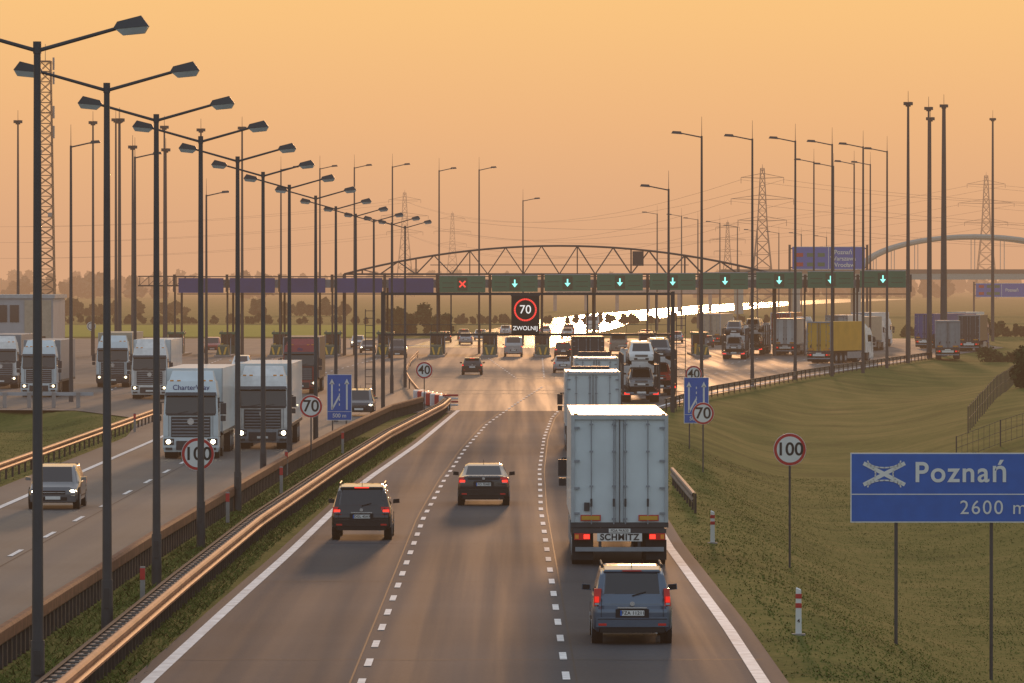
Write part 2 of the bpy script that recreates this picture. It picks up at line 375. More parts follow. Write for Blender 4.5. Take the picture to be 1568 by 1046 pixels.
b=MB(); b.cyl((0,.05,0),(0,.05,3.4),.04,.04,m_pole,8); b.disc((0,0,3.2),.5,m_signw,30,.02); b.disc((0,-.01,3.2),.4,m_blk,30,.01);b.disc((0,-.02,3.2),.33,m_signw,30,.01); b.obj('traffic_sign',(-46,622,0))
def lane_sign(X,Y,z0,z1,zb,text):
    b=MB(); w=1.27
    for s in(-.35,.35): b.cyl((s,.07,zb),(s,.07,z1-.1),.035,.035,m_pole,8)
    b.b2(-w/2,w/2,.0,.03,z0,z1,m_signw); b.b2(-w/2+.03,w/2-.03,-.006,.0,z0+.03,z1-.03,m_blue)
    def bar(x0,za,x1,zc,wd):
        d=np.array((x1-x0,zc-za));d=d/np.linalg.norm(d); n=np.array((-d[1],d[0]))*wd/2
        b.face([(x0-n[0],-.012,za-n[1]),(x0+n[0],-.012,za+n[1]),(x1+n[0],-.012,zc+n[1]),(x1-n[0],-.012,zc-n[1])],m_signw)
    for x in(-.38,.38):
        bar(x,z0+.55,x,z1-.45,.09); b.face([(x-.13,-.012,z1-.5),(x+.13,-.012,z1-.5),(x,-.012,z1-.22)],m_signw)
    bar(-.36,z0+.6,.0,z1-1.1,.09)
    for k in range(5): bar(0,z0+.75+k*.25,0,z0+.87+k*.25,.05)
    b.b2(-w/2+.03,w/2-.03,-.012,-.007,z0+.44,z0+.46,m_signw)
    o=b.obj('lane_direction_sign',(X,Y,0)); txt(o,text,.28,(0,-.016,z0+.24),m_signw,.004); return o
lane_sign(-8.8,290,.85,3.2,-.1,'500 m'); lane_sign(9.4,290,.7,3.05,-2,'500 m')

# motorway junction sign
b=MB(); x0,x1,z0,z1=0,5.25,1.72,3.5
for x in(1.17,3.6,): b.cyl((x,.1,-3.2),(x,.1,3.4),.045,.045,m_pole,10)
for z in(2.0,3.2): b.b2(.1,5.1,.03,.08,z-.03,z+.03,m_pole)
b.b2(x0,x1,0,.03,z0,z1,m_signw); b.b2(x0+.03,x1-.03,-.006,0,z0+.03,z1-.03,m_blue)
b.b2(x0+.03,x1-.03,-.012,-.007,2.43,2.455,m_signw)
def pl(pts,w,yy=-.014):
    for (ax,az),(cx,cz) in zip(pts,pts[1:]):
        d=np.array((cx-ax,cz-az));l=np.linalg.norm(d);d/=l;n=np.array((-d[1],d[0]))*w/2;e=d*w*.3
        b.face([(ax-e[0]-n[0],yy,az-e[1]-n[1]),(ax-e[0]+n[0],yy,az-e[1]+n[1]),(cx+e[0]+n[0],yy,cz+e[1]+n[1]),(cx+e[0]-n[0],yy,cz+e[1]-n[1])],m_signw)
cx,cz=.86,2.96
pl([(cx-.5,cz-.26),(cx+.5,cz+.26)],.10,-.014); pl([(cx-.5,cz+.26),(cx+.5,cz-.26)],.10,-.016)
for sx in(-1,1):
    pl([(cx+sx*(.52-.30*math.sin(t)),cz+.24*math.cos(t)) for t in np.linspace(.0,math.pi,11)],.035,-.018-.001*sx)
for sz in(-1,1):
    pl([(cx+.42*math.cos(t),cz+sz*(.33-.17*math.sin(t))) for t in np.linspace(0,math.pi,11)],.035,-.022-.001*sz)
o=b.obj('motorway_direction_sign',(8.63,145,0))
txt(o,'Poznań',.72,(1.62,-.02,2.98),m_signw,.012,'LEFT',spacing=1.13,name='place_name')
txt(o,'2600 m',.50,(2.78,-.02,2.09),m_signw,.0,'LEFT',spacing=1.16,name='distance_text')

def marker(X,Y,h=1.0,num=None):
    b=MB(); z=th(X,Y)
    b.hexa([(-.07,-.03,0),(.07,-.03,0),(.05,.05,0),(-.05,.05,0)],[(-.065,-.025,h*.5),(.065,-.025,h*.5),(.05,.045,h*.5),(-.05,.045,h*.5)],m_signw)
    b.hexa([(-.066,-.026,h*.5),(.066,-.026,h*.5),(.05,.046,h*.5),(-.05,.046,h*.5)],[(-.06,-.022,h),(.06,-.022,h-.05),(.045,.04,h-.02),(-.045,.04,h+.02)],m_signw)
    for k in(0,1): b.b2(-.07,.07,-.036,-.03,h*.58+k*.2*h,h*.68+k*.2*h,m_red)
    b.box((0,0,.01),(.3,.2,.04),m_conc)
    o=b.obj('delineator_post',(X,Y,z))
    if num: txt(o,num,.12,(0,-.04,h*.3),m_blk,.002)
marker(6.45,128,1.05,'4'); marker(6.1,173,.98); marker(6.9,262,.95)
for X,Y in((-8.9,137),(-11.0,118),(-9.3,186),(-8.6,212),(-9.2,232),(-19.9,240),(-19.9,300),(-7.8,262)):
    b=MB(); b.box((0,0,.5),(.12,.08,1.0),m_conc); b.box((0,-.045,.82),(.125,.012,.28),m_red); b.obj('delineator_post',(X,Y,.0),bevel=.02)

# ------------------------------------------------------------ vehicles
# stations: (y/L, sill z, belt/H, top/H, half width/W, roof half width/W)
PROF={
'mpv':([(0,.42,.50,.54,.455,.42),(.02,.27,.61,.65,.49,.435),(.085,.24,.62,.93,.5,.40),(.16,.22,.62,.99,.5,.385),(.5,.22,.61,1,.5,.39),(.66,.22,.595,.94,.5,.375),(.83,.22,.55,.585,.49,.42),(.96,.24,.46,.5,.47,.38),(1,.34,.36,.40,.43,.36)],(1,),(5,),(2,3,4)),
'hatch':([(0,.40,.50,.54,.455,.42),(.02,.25,.62,.66,.49,.43),(.13,.2,.63,.94,.5,.375),(.2,.2,.63,1,.5,.37),(.5,.2,.62,1,.5,.375),(.62,.2,.61,.95,.5,.365),(.79,.2,.57,.61,.49,.42),(.96,.22,.47,.51,.47,.38),(1,.32,.36,.40,.43,.36)],(1,),(5,),(2,3,4)),
'suv':([(0,.46,.48,.52,.46,.43),(.02,.32,.60,.64,.49,.445),(.09,.3,.61,.92,.5,.40),(.17,.3,.61,.99,.5,.385),(.5,.3,.60,1,.5,.39),(.62,.3,.59,.95,.5,.38),(.78,.3,.57,.61,.49,.43),(.96,.3,.49,.53,.47,.40),(1,.38,.38,.42,.44,.37)],(1,),(5,),(2,3,4)),
'sedan':([(0,.40,.55,.60,.455,.42),(.02,.25,.68,.72,.49,.44),(.13,.2,.69,.745,.5,.42),(.27,.2,.68,.95,.5,.37),(.34,.2,.66,1,.5,.36),(.50,.2,.66,1,.5,.365),(.60,.2,.65,.95,.5,.36),(.77,.2,.60,.63,.49,.42),(.96,.22,.5,.53,.47,.38),(1,.32,.38,.42,.43,.36)],(2,),(6,),(3,4,5)),
'van':([(0,.42,.55,.60,.47,.46),(.01,.32,.56,.70,.49,.46),(.03,.3,.56,.97,.5,.45),(.1,.3,.56,1,.5,.44),(.6,.3,.56,1,.5,.44),(.74,.3,.55,.96,.5,.43),(.87,.3,.5,.54,.49,.44),(.97,.3,.42,.46,.47,.42),(1,.38,.34,.38,.44,.38)],(1,),(5,),(2,3,4)),
}
def car(name,X,Y,paint,kind='hatch',L=4.3,W=1.76,H=1.5,front=False,rz=0.,plate=None,brake=False,z=0.,parent=None,rails=False,lit=True):
    st,rw,ws,sw=PROF[kind]
    bm=bmesh.new(); rings=[]
    for (fy,zb,bl,tp,hw,hwt) in st:
        y=fy*L; hw*=W; hwt*=W; bl*=H; tp*=H
        half=[(hw*.86,zb),(hw*.985,zb+.10),(hw*1.0,(zb+.1)*.45+bl*.55),(hw*.962,bl),(hwt,tp-.06),(hwt*.82,tp)]
        pts=[(x,y,zz) for x,zz in half]+[(-x,y,zz) for x,zz in reversed(half)]
        rings.append([bm.verts.new(p) for p in pts])
    glass=[]
    for i in range(len(rings)-1):
        a,c=rings[i],rings[i+1]
        for k in range(12):
            j=(k+1)%12; f=bm.faces.new((a[k],a[j],c[j],c[k])); f.material_index=0
            if k==5 and (i in rw or i in ws): glass.append(f)
            if k in(3,7) and i in sw: glass.append(f)
            if k==11: f.material_index=2
    for r in(rings[0],rings[-1]):
        for k in range(5): 
            f=bm.faces.new((r[k],r[k+1],r[10-k],r[11-k])); f.material_index=0
    bmesh.ops.inset_individual(bm,faces=glass,thickness=.04,depth=-.012)
    for f in glass: f.material_index=1
    bmesh.ops.recalc_face_normals(bm,faces=bm.faces)
    me=bpy.data.meshes.new('body'); bm.to_mesh(me); bm.free()
    for m in(paint,m_glass,m_black): me.materials.append(m)
    me.shade_smooth(); me.set_sharp_from_angle(angle=R(38))
    body=bpy.data.objects.new(name,me); COL.objects.link(body)
    bv=body.modifiers.new('bevel','BEVEL'); bv.width=.04; bv.segments=3; bv.limit_method='ANGLE'; bv.angle_limit=R(25)
    if parent: body.parent=parent
    if front: body.location=(X,Y+L,z); body.rotation_euler=(0,0,math.pi+rz)
    else: body.location=(X,Y,z); body.rotation_euler=(0,0,rz)
    b=MB(); w=W/2; bl0=st[1][2]*H; zb=st[0][1]
    for fy in(.175,.825):
        for s in(-1,1):
            b.cyl((s*(w-.24),fy*L,.325),(s*(w-.005),fy*L,.325),.325,.325,m_black,20)
            b.cyl((s*(w-.01),fy*L,.325),(s*(w+.006),fy*L,.325),.20,.19,m_tgrey,14)
            b.cyl((s*(w-.1),fy*L,.36),(s*(w-.003),fy*L,.36),.39,.39,m_black,20)
    b.b2(-w*.90,w*.90,-.07,.10,zb-.03,zb+.17,paint)
    b.b2(-w*.80,w*.80,-.055,.08,zb-.15,zb-.03,m_black)
    b.b2(-w*.86,w*.86,-.076,-.07,zb+.135,zb+.15,m_black)
    for s in(-1,1): b.b2(s*w*.64,s*w*.84,-.077,-.07,zb+.0,zb+.05,m_tail2)
    tl=m_brake if brake else m_tail
    top=bl0+(.20 if kind in('mpv','suv') else .03)
    if kind=='suv': top=bl0+.02
    lo=bl0-(.17 if kind!='sedan' else .19)
    for s in(-1,1):
        xa,xb=s*w*(.66 if kind in('suv','sedan') else .80),s*w*.965
        x_lo,x_hi=min(xa,xb),max(xa,xb)
        b.hexa([(x_lo,-.0,lo),(x_hi,.02,lo),(x_hi,.20,lo),(x_lo,.20,lo)],[(x_lo*.98,.05,top),(x_hi*.955,.09,top),(x_hi*.955,.26,top),(x_lo*.98,.26,top)],m_tail2)
        xm=(x_lo+x_hi)/2; zc=lo+(top-lo)*.38; b.box((xm,.0,zc),(abs(xb-xa)*.66,.03,(top-lo)*.34),tl)
        b.box((xm,.01,lo+(top-lo)*.12),(abs(xb-xa)*.6,.03,(top-lo)*.12),m_trailf)
    if kind!='sedan': 
        b.hexa([(-.36*W,.10*L-.06,H*.945),(.36*W,.10*L-.06,H*.945),(.36*W,.2*L,H*.97),(-.36*W,.2*L,H*.97)],[(-.34*W,.10*L-.05,H*.97),(.34*W,.10*L-.05,H*.97),(.34*W,.2*L,H*1.004),(-.34*W,.2*L,H*1.004)],paint)
        b.b2(-.12*W,.12*W,.10*L-.075,.10*L-.06,H*.948,H*.962,m_brake if brake else m_tail2)
    pz=zb+.27 if kind!='sedan' else zb+.36
    b.b2(-.36,.36,-.022,.02,pz-.10,pz+.085,paint if kind=='sedan' else m_black)
    b.b2(-.26,.26,-.03,-.02,pz-.057,pz+.057,m_plate)
    b.b2(-.26,-.225,-.034,-.03,pz-.057,pz+.057,m_blue)
    b.b2(-.32,.32,-.03,.02,pz+.10,pz+.13,m_chrome if kind!='sedan' else paint)
    b.cyl((0,-.03,pz+.20),(0,.05,pz+.20),.05,.05,m_chrome,14)
    if kind!='sedan':
        for s in(-1,1): b.b2(s*w*.765,s*w*.775,-.012,.05,zb+.18,bl0,m_black)
        b.cyl((0,.06,bl0+.05),(.30,.12,bl0+.13),.014,.012,m_black,5)
    else: b.b2(-w*.62,w*.62,-.01,.03,bl0-.005,bl0+.012,m_black)
    b.cyl((w*.6,-.03,zb-.14),(w*.6,.2,zb-.14),.035,.035,m_chrome,8)
    fb=st[-1][1]
    b.b2(-w*.88,w*.88,L-.08,L+.06,fb-.06,fb+.16,paint)
    b.b2(-w*.55,w*.55,L+.03,L+.075,fb-.02,fb+.10,m_black)
    b.b2(-w*.48,w*.48,L-.02,L+.03,fb+.20,fb+.32,m_black)
    b.b2(-w*.46,w*.46,L+.03,L+.036,fb+.25,fb+.27,m_chrome)
    b.b2(-.26,.26,L+.076,L+.086,fb+.02,fb+.13,m_plate)
    for s in(-1,1):
        xa,xb=sorted((s*w*.56,s*w*.93))
        b.hexa([(xa,L-.10,fb+.19),(xb,L-.22,fb+.19),(xb,L-.30,fb+.19),(xa,L-.3,fb+.19)],[(xa,L-.09,fb+.34),(xb,L-.24,fb+.37),(xb,L-.32,fb+.37),(xa,L-.32,fb+.34)],m_chrome)
        if lit and front: b.cyl((s*w*.74,L-.2,fb+.27),(s*w*.74,L-.05,fb+.27),.085,.085,m_head,12)
        my=st[ws[0]+1][0]*L-.45; mz=st[ws[0]][2]*H+.08
        b.hexa([(s*w*.98,my-.05,mz-.05),(s*(w+.19),my-.05,mz-.03),(s*(w+.17),my+.09,mz-.02),(s*w*.98,my+.07,mz-.04)],
               [(s*w*.99,my-.05,mz+.08),(s*(w+.18),my-.05,mz+.10),(s*(w+.16),my+.08,mz+.09),(s*w*.99,my+.06,mz+.07)],paint)
        b.b2(s*(w+.01),s*(w+.165),my-.062,my-.055,mz-.025,mz+.08,m_glass)
        b.b2(s*(w-.005),s*(w+.008),.2*L,.75*L,.42,.46,m_black)
        if rails: 
            b.cyl((s*w*.74,.14*L,H+.045),(s*w*.74,.58*L,H+.045),.022,.022,m_dark,6)
            for fy in(.15,.36,.57): b.box((s*w*.74,fy*L,H+.01),(.05,.08,.07),m_dark)
    b.cyl((0,.2*L,H-.02),(0,.17*L,H+.16),.012,.006,m_black,5)
    b.obj('trim_wheels_lamps',parent=body,bevel=.008)
    if plate: txt(body,plate,.105,(.02,-.036,pz),m_blk,.001,spacing=1.05,name='plate_text')
    return body

car('minivan',2.6,122.9,P_blue,'mpv',4.32,1.74,1.66,plate='FZA 11211',rails=True,brake=False)
car('sedan_car',-1.0,200,P_black,'sedan',4.7,1.83,1.44,plate='PO 7E487',brake=True)
car('suv_car',-4.58,173,P_black,'suv',4.43,1.83,1.67,plate='DGL 45A9',rails=True,brake=True)
car('hatchback_car',-3.43,489,P_black,'hatch',4.2,1.8,1.48,brake=True)
car('hatchback_car',4.5,500,P_silver,'hatch',4.2,1.75,1.5)
car('hatchback_car',-15.9,197,P_grey,'hatch',4.2,1.78,1.50,front=True)
car('estate_car',-9.05,336,P_anth,'mpv',4.5,1.8,1.6,front=True)
car('hatchback_car',-24,503,P_white,'hatch',4.0,1.75,1.5,front=True)
car('suv_car',-34,645,P_red,'suv',4.5,1.9,1.8,front=True)
car('hatchback_car',-22.6,660,P_silver,'hatch',4.2,1.8,1.5,front=True)
car('hatchback_car',-16.4,645,P_brown,'hatch',4.2,1.8,1.5,front=True)
car('suv_car',-12.1,600,P_anth,'suv',4.8,1.95,2.0,front=True)
car('hatchback_car',-19,700,P_silver,'hatch',4.2,1.8,1.5,front=True)
car('hatchback_car',5.4,600,P_black,'suv',4.4,1.85,1.65,brake=True)
car('delivery_van',.15,612,P_silver,'van',5.2,2.0,2.1,brake=True)
car('delivery_van',11.9,635,P_white,'van',5.4,2.0,2.3)
for X,Y,p in((-6,735,P_silver),(-4.4,790,P_white),(-6.8,800,P_anth),(17.6,720,P_silver),(18.6,790,P_black),(22,760,P_silver),(8,820,P_white),(24,700,P_anth),(-9,760,P_black),(5,860,P_silver),(9,900,P_red),(-1,870,P_white)):
    car('hatchback_car',X,Y,p,'hatch',4.2,1.8,1.5,brake=random.random()<.5)
car('delivery_van',13.2,930,P_white,'van',5.6,2.2,2.6)

def wheelset(b,y,W,r=.5):
    for s in(-1,1):
        b.cyl((s*(W/2-.62),y,r),(s*(W/2-.03),y,r),r,r,m_black,18)
        b.cyl((s*(W/2-.04),y,r),(s*(W/2-.02),y,r),r*.55,r*.5,m_tgrey,14)
def cab(b,y0,paint,d,W=2.5,H=3.75,lit=True,grille=m_dark,lower=None,hl=None):
    w=W/2; lower=lower or paint
    def Y(a): return y0+d*a
    def bx(x0,x1,a,c,z0,z1,m): 
        ya,yc=sorted((Y(a),Y(c))); b.b2(x0,x1,ya,yc,z0,z1,m)
    def hx(xb,xt,yb,yt,yB,z0,z1,m):
        P=[(-xb,Y(yb),z0),(xb,Y(yb),z0),(xb,Y(yB),z0),(-xb,Y(yB),z0)];Q=[(-xt,Y(yt),z1),(xt,Y(yt),z1),(xt,Y(yB),z1),(-xt,Y(yB),z1)]; b.hexa(P,Q,m)
    hx(w*.96,w,.10,.03,1.2,.30,.50,lower)
    hx(w,w,.03,.05,1.2,.50,.95,lower)
    bx(-w*.97,w*.97,.10,2.2,.95,2.0,paint)
    for s in(-1,1): bx(s*w*.80,s*w*.985,.07,.30,1.0,1.95,paint); bx(s*w*.79,s*w*.80,.065,.12,1.0,1.95,m_tdark)
    hx(w*.97,w*.94,.10,.24,2.2,2.0,2.85,paint)
    hx(w*.94,w*.86,.24,.60,2.2,2.85,3.45,paint)
    hx(w*.82,w*.72,.95,1.5,2.3,3.45,H+.15,paint)
    b.hexa([(-w*.91,Y(.085),2.02),(w*.91,Y(.085),2.02),(w*.91,Y(.14),2.02),(-w*.91,Y(.14),2.02)],
           [(-w*.88,Y(.215),2.80),(w*.88,Y(.215),2.80),(w*.88,Y(.28),2.80),(-w*.88,Y(.28),2.80)],m_glass)
    bx(-w*.88,w*.88,.07,.12,1.93,2.03,m_tdark)
    for s in(-.5,0.1): b.cyl((s*w*.9,Y(.07),2.03),(s*w*.9+.45,Y(.09),2.12),.014,.014,m_black,4)
    hx(w*.92,w*.90,-.08,.06,.25,2.83,2.97,m_glass)
    for s in(-1,1):
        bx(s*w*.90,s*w*.975,.55,1.5,2.05,2.72,m_glass)
    bx(-w*.70,w*.70,.03,.12,.98,1.88,grille)
    for k in range(6): bx(-w*.67,w*.67,.012,.035,1.03+k*.14,1.075+k*.14,m_tgrey)
    b.cyl((0,Y(.03),1.66),(0,Y(-.01),1.66),.15,.15,m_chrome,18)
    bx(-w*.52,w*.52,.0,.04,.40,.80,m_tdark); bx(-.26,.26,-.02,.0,.50,.61,m_plate)
    for s in(-1,1):
        bx(s*w*.60,s*w*.95,.0,.10,.62,.90,m_dark)
        b.cyl((s*w*.80,Y(.03),.76),(s*w*.80,Y(-.02),.76),.095,.095,(hl or m_head) if lit else m_chrome,12)
        b.cyl((s*w*.67,Y(.03),.76),(s*w*.67,Y(-.02),.76),.06,.06,m_chrome,10)
        bx(s*w*.66,s*w*.9,.0,.06,.40,.50,m_dark)
        bx(s*(w+.06),s*(w+.32),.25,.42,1.98,2.48,m_tdark); bx(s*(w+.08),s*(w+.30),.25,.40,1.68,1.92,m_tdark)
        b.cyl((s*w*.95,Y(.4),2.52),(s*(w+.2),Y(.33),2.52),.03,.03,m_dark,6)
        for kk in(.45,.7): b.box((s*w*kk,Y(.62),3.48),(.16,.06,.06),m_orange)
        bx(s*(w*.969),s*(w*.976),.5,.53,.95,2.0,m_tdark); bx(s*(w*.969),s*(w*.976),1.55,1.58,.95,2.0,m_tdark)
        bx(s*.75,s*(w-.02),1.3,1.95,.35,.9,m_tdark); bx(s*.80,s*(w-.02),2.6,5.0,.40,.95,m_tdark)
    for q in(Y(1.35),Y(4.3)): wheelset(b,q,W)
    bx(-w*.4,w*.4,1.0,6.0,.75,1.05,m_tdark)
def semi_rear(X,Y,boxm,framem,W=2.6,H=4.15,L=13.4,cabm=None,rz=0,text=None,detail=True,name='semi_truck',brake=False):
    b=MB(); w=W/2; zf=1.22
    b.b2(-w,w,.05,L,zf,H,boxm)
    b.b2(-w-.02,w+.02,-.0,.10,zf-.14,zf,m_tdark)
    for s in(-1,1): 
        b.b2(s*(w-.09),s*(w+.012),-.03,.09,zf,H+.01,framem)
    b.b2(-w+.09,w-.09,-.03,.09,H-.12,H+.012,framem)
    b.b2(-.012,.012,-.012,.05,zf,H-.12,m_tdark)
    if detail:
        for s in(-1,1):
            for x in(.16,.78):
                b.cyl((s*x,-.03,zf-.05),(s*x,-.03,H-.14),.018,.018,m_tgrey,6)
                for z in(zf+.1,zf+1.0,H-.25,H-1.0): b.box((s*x,-.02,z),(.10,.05,.05),m_tgrey)
                b.box((s*x,-.05,zf+.55),(.06,.05,.22),m_tdark)
            for z in(zf+.25,zf+.95,zf+1.7,H-.35): b.box((s*(w-.15),-.02,z),(.16,.03,.06),m_tgrey)
            b.b2(s*.55,s*1.05,-.052,-.04,zf+.07,zf+.18,m_yel)
            b.b2(s*.52,s*1.08,-.04,-.03,zf+.04,zf+.21,m_red)
            b.b2(s*.10,s*.11,-.0,.05,zf,H-.12,m_tgrey)
        b.b2(-w+.35,-w+.5,-.02,.04,zf+.32,zf+.55,m_tdark)
        for s in(-1,1): b.box((s*(w-.12),.0,H+.03),(.1,.05,.04),m_orange)
    b.b2(-w*.97,w*.97,-.02,.14,zf-.30,zf-.16,m_tdark)
    tl=m_brake if brake else m_tail
    for s in(-1,1):
        b.b2(s*(w-.52),s*(w-.08),-.06,.0,.74,.92,m_tail2)
        b.b2(s*(w-.50),s*(w-.34),-.07,-.06,.77,.89,tl)
        b.b2(s*(w-.20),s*(w-.10),-.07,-.06,.77,.89,m_orange)
        b.b2(s*(w-.60),s*(w-.03),.12,.14,.18,.74,m_black)
        b.b2(s*(w-.03),s*w,4.6,8.5,.45,1.1,m_tgrey)
        b.b2(s*.5,s*.58,.0,.2,.42,1.0,m_tdark)
    b.b2(-w*.92,w*.92,-.04,.06,.42,.54,m_tgrey)
    b.b2(-.62,.62,-.05,.0,.70,.92,m_plate); b.b2(-.30,.30,-.06,-.05,.94,1.05,m_plate)
    b.b2(-.5,.5,.3,L,.95,1.2,m_tdark)
    for y in(1.6,2.9,4.2): wheelset(b,y,W)
    cab(b,L+2.6,cabm or boxm,-1,2.5,3.7,lit=False)
    o=b.obj(name,(X,Y,0),rz,bevel=.012)
    if text:
        txt(o,text,.24,(0,-.055,.81),m_blk,.008,spacing=1.1); txt(o,'PDA 9KR33',.10,(0,-.065,.995),m_blk,.001)
    return o
semi_rear(2.97,157,m_trail,m_trailf,2.66,4.18,13.4,m_tdark,text='SCHMITZ',brake=True)
semi_rear(3.76,264,m_trail,m_trailf,2.55,3.72,9,m_tdark)
semi_rear(4.8,323,m_trail,m_trailf,2.5,3.6,9,m_tdark)
semi_rear(5.95,444,m_tdark,m_dark,2.5,3.7,10,m_tdark)
def semi_front(X,Y,cabm,boxm,L=13.4,H=4.0,rz=0,lit=True,text=None,name='semi_truck',cabH=3.75,lower=None,hl=None):
    b=MB(); cab(b,0,cabm,1,2.5,cabH,lit=lit,lower=lower,hl=hl)
    b.b2(-1.27,1.27,2.9,2.9+L,1.15,H,boxm)
    for s in(-1,1):
        b.b2(s*1.24,s*1.285,2.88,2.96,1.1,H+.01,m_trailf); b.b2(s*1.24,s*1.285,3.4,2.9+L,1.0,1.15,m_tdark)
    for y in(11.5,12.8,14.1): wheelset(b,y,2.5)
    b.b2(-.5,.5,3,15,.9,1.14,m_tdark)
    o=b.obj(name,(X,Y,0),rz,bevel=.04)
    if text: txt(o,text,.32,(0,.36,3.17),m_navy,.003)
    return o
semi_front(-14.35,254,m_trail,m_trail,text='CharterWay',lower=m_trail,hl=m_head)
semi_front(-11.8,269,m_white,m_trail,H=4.0,lower=m_tgrey)
semi_front(-24.6,386,m_white,m_trail,cabH=3.9,hl=m_headd)
semi_front(-32.7,393,m_trail,m_tgrey,H=3.9,hl=m_headd)
semi_front(-38.2,425,m_white,m_tgrey,lower=m_tdark,hl=m_headd)
semi_front(-30.2,430,m_trail,m_tbeige,H=4.1,lower=m_tdark,hl=m_headd)
semi_front(-15.1,405,m_tred,m_tdark,text='dts',H=4.0,hl=m_headd)
semi_rear(30.2,560,m_yel,m_tgrey,2.55,4.1,9.5,m_white,rz=-R(24))
semi_rear(30.0,625,m_trail,m_trailf,2.55,4.0,10,m_white,rz=-R(8))
semi_rear(45.2,590,m_tgrey,m_tgrey,2.55,4.0,10,m_white,rz=-R(4))
semi_rear(36.5,640,m_trail,m_trailf,2.55,4.3,12,m_tred,rz=-R(12))
semi_rear(50,690,m_tblue,m_tblue,2.55,4.2,12,m_white,rz=-R(30))
semi_rear(53,660,m_tdark,m_tgrey,2.55,4.2,10,m_tblue,rz=-R(10))
semi_rear(43,700,m_trail,m_trailf,2.55,4.3,12,m_white,rz=-R(14))
semi_rear(34,720,m_tred,m_trailf,2.55,4.2,12,m_white,rz=-R(10))
semi_rear(57,730,m_trail,m_trailf,2.55,4.2,12,m_white,rz=-R(16))
semi_rear(25.5,730,m_tbeige,m_trailf,2.55,4.0,12,m_white,rz=-R(10))
semi_rear(39.5,660,m_tbeige,m_trailf,2.55,4.0,12,m_white,rz=-R(14))
b=MB(); b.cyl((0,0,2.4),(0,10,2.4),1.15,1.15,m_chrome,24); b.cyl((0,-.35,2.4),(0,0,2.4),.6,1.15,m_chrome,24)
b.b2(-1.1,1.1,0,10,.9,1.3,m_tdark)
for y in(1,2.3,3.6): wheelset(b,y,2.5)
for s in(-1,1): b.b2(s*.9-.15,s*.9+.15,-.1,.0,.9,1.1,m_tail)
cab(b,13,m_white,-1,lit=False); b.obj('tank_truck',(33.3,670,0),-R(8),smooth=40)

def transporter(X,Y,rz,paints,n=2):
    b=MB()
    for s in(-1,1):
        for y in(.2,4.5,9,12): b.box((s*1.2,y,1.9),(.12,.14,2.6),m_dark)
        b.b2(s*1.02,s*1.26,-.1,12.5,.72,.84,m_tred if s>0 else m_dark)
        b.b2(s*.75,s*1.2,-.6,12.5,2.45,2.53,m_dark)
        b.b2(s*.5,s*1.05,-1.4,.1,.62,.70,m_tgrey)
        b.box((s*.95,-.62,.62),(.35,.04,.13),m_brake)
        for y0 in(.2,4.5): b.cyl((s*1.2,y0,1.0),(s*1.2,y0+3.8,2.45),.04,.04,m_dark,5)
    b.b2(-1.25,1.25,-.6,-.45,.5,.58,m_tgrey); b.b2(-.3,.3,-.66,-.62,.62,.75,m_plate)
    for y in(2.6,3.9): wheelset(b,y,2.5,.42)
    cab(b,15,m_white,-1,lit=False,H=3.2)
    o=b.obj('car_transporter_truck',(X,Y,0),rz)
    k=0
    for lv,z in enumerate((.86,2.55)):
        for j in range(n):
            car('loaded_car',0,-.5+j*4.6+lv*.2,paints[k%len(paints)],'hatch' if k%2 else 'mpv',4.1,1.74,1.5 if lv else 1.45,z=z-.05,parent=o,front=(k%2==0),lit=False); k+=1
    return o
transporter(8.5,374,0,[P_silver,P_anth,P_white,P_red])
transporter(10.3,398,0,[P_red,P_silver,P_anth,P_silver])
transporter(23.0,590,-R(4),[P_silver,P_black,P_anth,P_silver])
transporter(26.6,630,-R(6),[P_anth,P_silver,P_white,P_black])

# ------------------------------------------------------------ toll canopy
b=MB(); Y0=620
b.b2(-34.5,43.2,Y0+.4,Y0+16,7.4,8.3,m_tgrey)
b.b2(-40.8,-34.5,Y0+.5,Y0+4,7.55,7.7,m_dark)
for x in np.arange(-40.6,-34.6,1.0): b.cyl((x,Y0+.5,7.7),(x,Y0+.5,8.7),.04,.04,m_dark,5); b.cyl((x,Y0+.5,7.7),(x+1,Y0+.5,8.6),.03,.03,m_dark,5)
b.cyl((-40.8,Y0+.5,8.65),(-34.5,Y0+.5,8.65),.06,.06,m_dark,6)
for c in(-33.9,-28.3,-22.8,-16.6,-11.0): b.b2(c-2.45,c+2.45,Y0,Y0+.3,6.85,8.45,m_navy)
for c in np.arange(-36.8,44,5.73):
    b.box((c,Y0+1.2,3.5),(.20,.24,7.8),m_dark)
    if c<12: b.box((c,Y0+14,3.5),(.24,.24,7.8),m_dark)
    b.box((c,Y0+.2,7.9),(.3,.25,1.9),m_dark)
for z in(8.62,6.72): b.b2(-36.5,43.4,Y0+.32,Y0+.42,z-.05,z+.05,m_dark)
b.obj('toll_canopy')
